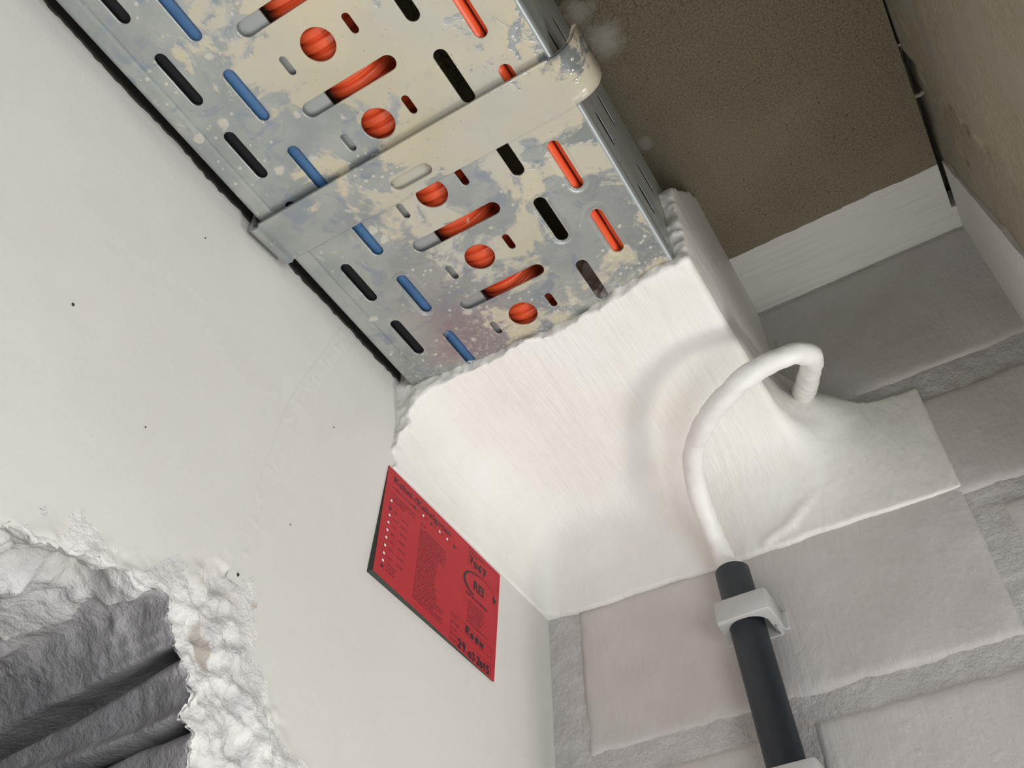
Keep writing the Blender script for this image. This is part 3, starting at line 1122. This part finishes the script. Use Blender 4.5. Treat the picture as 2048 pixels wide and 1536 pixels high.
def make_clip(root, cx, z0, z1):
    W_, CH = .0172, .0124            # half width, half channel
    yf, yc_ = -.0305, -.0160
    out = [(-W_, 0), (-W_ + .0005, yf + .0016), (-W_ + .0018, yf), (W_ - .0018, yf), (W_ - .0005, yf + .0016), (W_, 0)]
    inn = [(CH, 0), (CH, yc_ + .003)] + [(CH * math.cos(t), yc_ - .0118 * math.sin(t)) for t in np.linspace(.1, math.pi - .1, 15)] + [(-CH, yc_ + .003), (-CH, 0)]
    lp = out + inn
    me_ = plate_mesh([[(cx + p[0], p[1]) for p in lp]], z1 - z0 - .0012, .0006)
    me_.transform(Matrix.Translation((0, 0, (z0 + z1) / 2)))
    link('clip_body', me_, M['clip'], root)
    b = bmesh.new()
    add_box(b, (cx - .0155, -.0026, z0 - .0030), (cx + .0155, .001, z1 + .003), .0006)
    for s in (-1, 1):
        add_box(b, (cx + s * .0185 - .0022, -.0034, z0 - .0006), (cx + s * .0185 + .0022, .001, z1 - .003), .0006)
        add_box(b, (cx + s * .0150 - .0010, -.0110, z0 - .0024), (cx + s * .0150 + .0010, -.001, z0 + .001), .0004)
    from_bm('back_plate', b, M['clip'], root)
    # moulded ring mark
    zc_ = z0 + (z1 - z0) * .56
    V_, F_ = tube([(cx - .0004 + .0026 * math.cos(t), yf - .0001, zc_ + .0026 * math.sin(t)) for t in np.linspace(0, 2 * math.pi, 26)], .00022, 6)
    V2, F2_ = tube([(cx - .0004 + .0014 * math.cos(t), yf - .0001, zc_ + .0014 * math.sin(t)) for t in np.linspace(-1.0, 4.1, 18)], .00022, 6)
    nn = len(V_)
    mesh('ring_mark', np.vstack([V_, V2]), F_ + [tuple(i + nn for i in f) for f in F2_], M['clip'], root, True)


make_clip(clip, .1492, 2.1140, 2.1288)
clip2 = clip.copy()
COL.objects.link(clip2)
clip2.location = (.1492 + .0048, 0, 2.122 - .1095)
tag(clip2, 'grey saddle clip at the bottom, below the one near the end', 'clip')
for ch in list(clip.children):
    c = ch.copy()
    COL.objects.link(c)
    c.parent = clip2

CP = [(.2150, .0040, 2.2905), (.2305, -.045, 2.2607), (.2417, -.09, 2.2298), (.2462, -.115, 2.2140), (.2394, -.128, 2.2073), (.2248, -.132, 2.2045), (.2044, -.13, 2.2006), (.1787, -.115, 2.1995), (.1568, -.088, 2.2025), (.1461, -.062, 2.2015), (.1412, -.035, 2.1886), (.1418, -.0215, 2.1736), (.1436, -.0170, 2.1580), (.1448, -.0165, 2.145)]
path = spline(CP, 150)
aa = np.linspace(0, 2 * np.pi, 26, endpoint=False)


def rcable(i, ang_):
    p = path[i]
    q = np.c_[p[0] + .006 * np.cos(ang_), p[1] + .006 * np.sin(ang_), np.full(len(ang_), p[2])]
    taper = .0067 + .0022 * max(0, 1 - i / 46)
    return taper + .00055 * fbm(q, 130, 2, 7) + .0003 * fbm(q, 400, 1, 9)


V, F = tube(path, rcable, 26)
bend_c = mesh('bent_cable', V, F, M['cable'], None, True)
tag(bend_c, 'white painted cable looping from the seal into the dark conduit', 'cable')

# ---------------------------------------------------------------- red notice card
TL = np.array([.0008, -.1991, 2.1784])
TR = np.array([.0010, -.0699, 2.1766])
BR = np.array([.0014, -.0789, 2.0918])
BL = np.array([.0036, -.2070, 2.0957])
card = thing('notice_card', 'red cable notice card fixed low on the left wall below the seal', 'sign', tuple((TL + BR) / 2))


def cp(u, v, lift=0.0):
    """point on the card: u, v in millimetres from its top left corner"""
    s, t = u / 129.0, v / 88.0
    p = (1 - s) * (1 - t) * TL + s * (1 - t) * TR + s * t * BR + (1 - s) * t * BL
    return p + np.array([1, 0, .03]) * lift


NU, NV = 14, 10
fr = [cp(129 * a / (NU - 1), 88 * b / (NV - 1)) for a in range(NU) for b in range(NV)]
bk = [p - np.array([.0005, 0, 0]) for p in fr]
fq = quads(NU, NV).tolist()
nf = len(fr)
loop = [a * NV for a in range(NU)] + [(NU - 1) * NV + b for b in range(1, NV)] + [a * NV + NV - 1 for a in range(NU - 2, -1, -1)] + [b for b in range(NV - 2, 0, -1)]
fq += [tuple(nf + k for k in reversed(f)) for f in fq[:]]
fq += [(loop[k], loop[(k + 1) % len(loop)], nf + loop[(k + 1) % len(loop)], nf + loop[k]) for k in range(len(loop))]
bx = [(0, 1, 2, 3), (7, 6, 5, 4), (0, 4, 5, 1), (1, 5, 6, 2), (2, 6, 7, 3), (3, 7, 4, 0)]
mesh('card_face', np.array(fr + bk), fq, M['red'], card)
fr2 = [p - np.array([.0009, 0, 0]) for p in (cp(.1, .5), cp(128.9, .5), cp(128.9, 87.6), cp(.1, 87.6))]
bk2 = [np.array([-.0002, p[1] - (.0012 if i == 3 else 0), p[2] - (.0010 if i == 3 else 0)]) for i, p in enumerate(fr2)]
mesh('backing_board', np.array(fr2 + bk2), bx, M['board'], card)
LIFT = .00012


def text(s, u0, u1, base, hgt, name, mat, bold=0.0, shear=0.0, lift=LIFT, wob=0.0):
    cu = bpy.data.curves.new('t', 'FONT')
    cu.body = s
    cu.size = 10
    cu.offset = bold
    cu.shear = shear
    cu.resolution_u = 3
    me_ = curve_mesh(cu)
    c_ = np.empty(len(me_.vertices) * 3)
    me_.vertices.foreach_get('co', c_)
    c_ = c_.reshape(-1, 3)
    x0, x1 = c_[:, 0].min(), c_[:, 0].max()
    yb = 0.0
    sc_y = hgt / 7.2
    out_ = []
    for x, y, z in c_:
        f = (x - x0) / (x1 - x0)
        v = base - (y - yb) * sc_y + wob * math.sin(f * 9)
        out_.append(cp(u0 + f * (u1 - u0), v, lift))
    me_.vertices.foreach_set('co', np.array(out_).ravel())
    me_.update()
    return link(name, me_, mat, card)


def bars(rects, name, mat, lift=LIFT, kind=None):
    V_, F_ = [], []
    for (u0, v0, u1, v1) in rects:
        k = len(V_)
        V_ += [cp(u0, v0, lift), cp(u1, v0, lift), cp(u1, v1, lift), cp(u0, v1, lift)]
        F_.append((k, k + 1, k + 2, k + 3))
    o = mesh(name, np.array(V_), F_, mat, card)
    if kind:
        o['kind'] = kind
    return o


text('Kabel-/Kabelgoten', 6.5, 68.5, 9.6, 5.2, 'title', M['ink'], .10)


def words(u0, u1, v, h, rs_):
    """one unreadably small printed line, as little dark marks"""
    r_ = []
    u = u0
    while u < u1 - .6:
        w = min(rs_.uniform(1.0, 3.4), u1 - u)
        x = u
        while x < u + w - .2:
            r_.append((x, v - h * rs_.uniform(.65, 1.0), x + .38, v))
            x += .62
        u += w + .7
    return r_


rs = np.random.RandomState(11)
R_ = []
R_ += words(6, 30, 15.0, 1.5, rs)
for v in (20.5, 23.0, 25.2):
    R_ += words(8.5, 31 if v < 24 else 20, v, 1.3, rs)
for i, v in enumerate((33.8, 39.8, 45.9, 52.2, 58.3, 64.6, 70.8)):
    R_ += words(10.5, 15, v, 1.4, rs) + words(18.5, 25.5, v, 1.4, rs)
for v in (76.0, 78.5, 81.0):
    R_ += words(10.5, 19, v, 1.4, rs)
v = 24.0
R_ += words(36.5, 43.5, 22.5, 1.5, rs)
while v < 82:
    ue = 67 if v < 38 else (59 if v < 60 else (70 if v > 68 and int(v) % 3 else 61))
    R_ += words(37.0, ue - rs.uniform(0, 2.5), v + 2.0, 1.35, rs)
    v += 2.15
for v in np.arange(46, 64, 2.4):
    R_ += words(93.5, rs.uniform(108, 119), v, 1.3, rs)
for v in (5.0, 7.0):
    R_ += words(91.5, 101 if v > 6 else 108, v, 1.2, rs)
for v in (69, 73.2, 78, 82, 85.5):
    R_ += words(78, rs.uniform(83, 89), v, 1.3, rs)
bars(R_, 'fine_print', M['print'], kind='stuff')
# tick boxes
for k, v in enumerate((26.8, 33.3, 39.3, 45.4, 51.7, 57.8, 64.1, 70.3, 76.0, 80.2)):
    if k in (1, 9):
        bars([(5.6, v - 1.1, 7.6, v + 1.1)], 'ticked_box', M['ink'], LIFT)
    else:
        bars([(5.5, v - 1.15, 7.7, v + 1.15)], 'tick_box_rim', M['print'], LIFT)
        bars([(5.75, v - .9, 7.45, v + .9)], 'tick_box', M['box'], LIFT * 1.6)
for k, u in enumerate((29.2, 38.1, 47.3, 56.3, 65.0, 73.6)):
    v = 14.0
    if k in (0, 2, 5):
        bars([(u - 1.1, v - 1.1, u + 1.1, v + 1.1)], 'ticked_box', M['ink'], LIFT)
    else:
        bars([(u - 1.15, v - 1.15, u + 1.15, v + 1.15)], 'tick_box_rim', M['print'], LIFT)
        bars([(u - .9, v - .9, u + .9, v + .9)], 'tick_box', M['box'], LIFT * 1.6)
    bars(words(u + 2.2, u + (5.5 if k < 3 else 4), v + .8, 1.4, rs), 'box_caption', M['print'])
# thin form frames
fr_ = []
for (u0, v0, u1, v1) in ((90.2, 2.8, 126.5, 16.8), (76.8, 66.2, 124, 86.5)):
    fl = [(u0, v0, u1, v0 + .25), (u0, v1 - .25, u1, v1), (u0, v0, u0 + .25, v1), (u1 - .25, v0, u1, v1)]
    fr_.append(fl)
fr_[1] += [(76.8, 73.8, 124, 74.05), (76.8, 79.3, 124, 79.5)]
for fl in fr_:
    bars(fl, 'form_frame', M['print'])
# handwriting
def stroke(lines, name, w=.62):
    """felt-pen letters: each line is a list of (u, v) points"""
    for ln in lines:
        P_ = spline(ln, 14) if len(ln) > 2 else np.array([np.array(ln[0]) * (1 - t) + np.array(ln[1]) * t for t in np.linspace(0, 1, 4)])
        T_ = np.gradient(P_, axis=0)
        T_ /= np.linalg.norm(T_, axis=1)[:, None] + 1e-9
        P_[0] -= T_[0] * w * .6
        P_[-1] += T_[-1] * w * .6
        ws = np.full(len(P_), w)
        ws[0] = ws[-1] = w * .45
        A_ = P_ + np.stack([-T_[:, 1], T_[:, 0]], 1) * ws[:, None]
        B_ = P_ - np.stack([-T_[:, 1], T_[:, 0]], 1) * ws[:, None]
        V_ = [cp(p[0], p[1], LIFT * 1.3) for q in zip(A_, B_) for p in q]
        mesh(name, np.array(V_), [(2 * i, 2 * i + 1, 2 * i + 3, 2 * i + 2) for i in range(len(P_) - 1)], M['ink'], card)


GL = {  # unit glyphs, v down
    '0': [[(.5, .25), (.1, .5), (.25, .95), (.7, .95), (.85, .55), (.5, .25)]],
    '1': [[(.2, .35), (.55, .05)], [(.55, .05), (.5, 1)]],
    '2': [[(.1, .25), (.45, 0), (.8, .25), (.5, .65), (.1, 1)], [(.1, 1), (.9, .95)]],
    '3': [[(.15, .08), (.7, .05), (.45, .42), (.85, .68), (.5, 1), (.1, .92)]],
    '5': [[(.85, .02), (.25, .05)], [(.25, .05), (.2, .45), (.7, .45), (.8, .8), (.45, 1), (.1, .92)]],
    '6': [[(.8, 0), (.3, .3), (.12, .75), (.45, 1), (.8, .78), (.5, .52), (.2, .7)]],
    '7': [[(.05, .08), (.85, .02)], [(.85, .02), (.4, 1)], [(.3, .5), (.85, .48)]],
    '9': [[(.8, .3), (.45, .02), (.15, .28), (.45, .5), (.8, .3)], [(.82, .25), (.6, 1)]],
    'R': [[(.15, 0), (.12, 1)], [(.15, .03), (.7, .1), (.65, .42), (.15, .5)], [(.3, .5), (.85, 1)]],
    'e': [[(.15, .7), (.8, .62), (.5, .35), (.12, .68), (.4, 1), (.85, .9)]],
    'n': [[(.1, .35), (.15, 1)], [(.12, .4), (.75, 1)], [(.75, 1), (.85, .3)]],
    'o': [[(.5, .4), (.15, .65), (.4, 1), (.8, .75), (.5, .4)]],
}


def hand(txt, u0, v0, cw, ch, gap, w=.62, drop=0.0):
    u = u0
    for k, c in enumerate(txt):
        stroke([[(u + p[0] * cw, v0 + k * drop + p[1] * ch) for p in ln] for ln in GL[c]], 'pen_stroke', w)
        u += cw + gap


hand('7067', 91.5, 8.8, 4.3, 5.6, 1.0, .80, .2)
hand('Roen', 93.0, 66.6, 4.4, 5.4, 1.2, .82, .1)
hand('29', 86.0, 81.0, 3.9, 5.8, .8, .80, .1)
hand('03', 98.0, 82.0, 3.4, 5.0, .7, .78, -.2)
hand('2015', 107.8, 81.2, 3.2, 5.6, .5, .78)
# company mark: block letters in an orbit with an arrow head
text('REI', 98.3, 110.5, 33.2, 7.6, 'logo_letters', M['ink'], .30)
def orbit(cu_, cv_, ru, rv, t0, t1, wmax, rot, name, n=40, lead=.5):
    V_, F_ = [], []
    for i in range(n):
        f = i / (n - 1)
        t = math.radians(t0 + (t1 - t0) * f)
        w = wmax * math.sin(math.pi * min(1, max(0.0, f)) ** lead) + .12
        for s in (-1, 1):
            a_, b_ = (ru + s * w) * math.cos(t), (rv + s * w * .8) * math.sin(t)
            V_.append(cp(cu_ + a_ * math.cos(rot) - b_ * math.sin(rot), cv_ + a_ * math.sin(rot) + b_ * math.cos(rot), LIFT))
        if i:
            k = 2 * i
            F_.append((k - 2, k - 1, k + 1, k))
    mesh(name, np.array(V_), F_, M['ink'], card)
orbit(104, 28.5, 16.8, 9.6, 110, 285, 1.25, -.12, 'logo_orbit')
orbit(109, 25.5, 14.5, 6.6, 200, 372, .16, -.02, 'logo_orbit')
k_ = [cp(u, v, LIFT) for u, v in ((121.0, 24.6), (126.3, 26.0), (122.6, 30.6))]
mesh('logo_arrow', np.array(k_), [(0, 1, 2)], M['ink'], card)
bars(words(90.5, 117, 41.6, 2.2, rs), 'logo_caption', M['ink'])
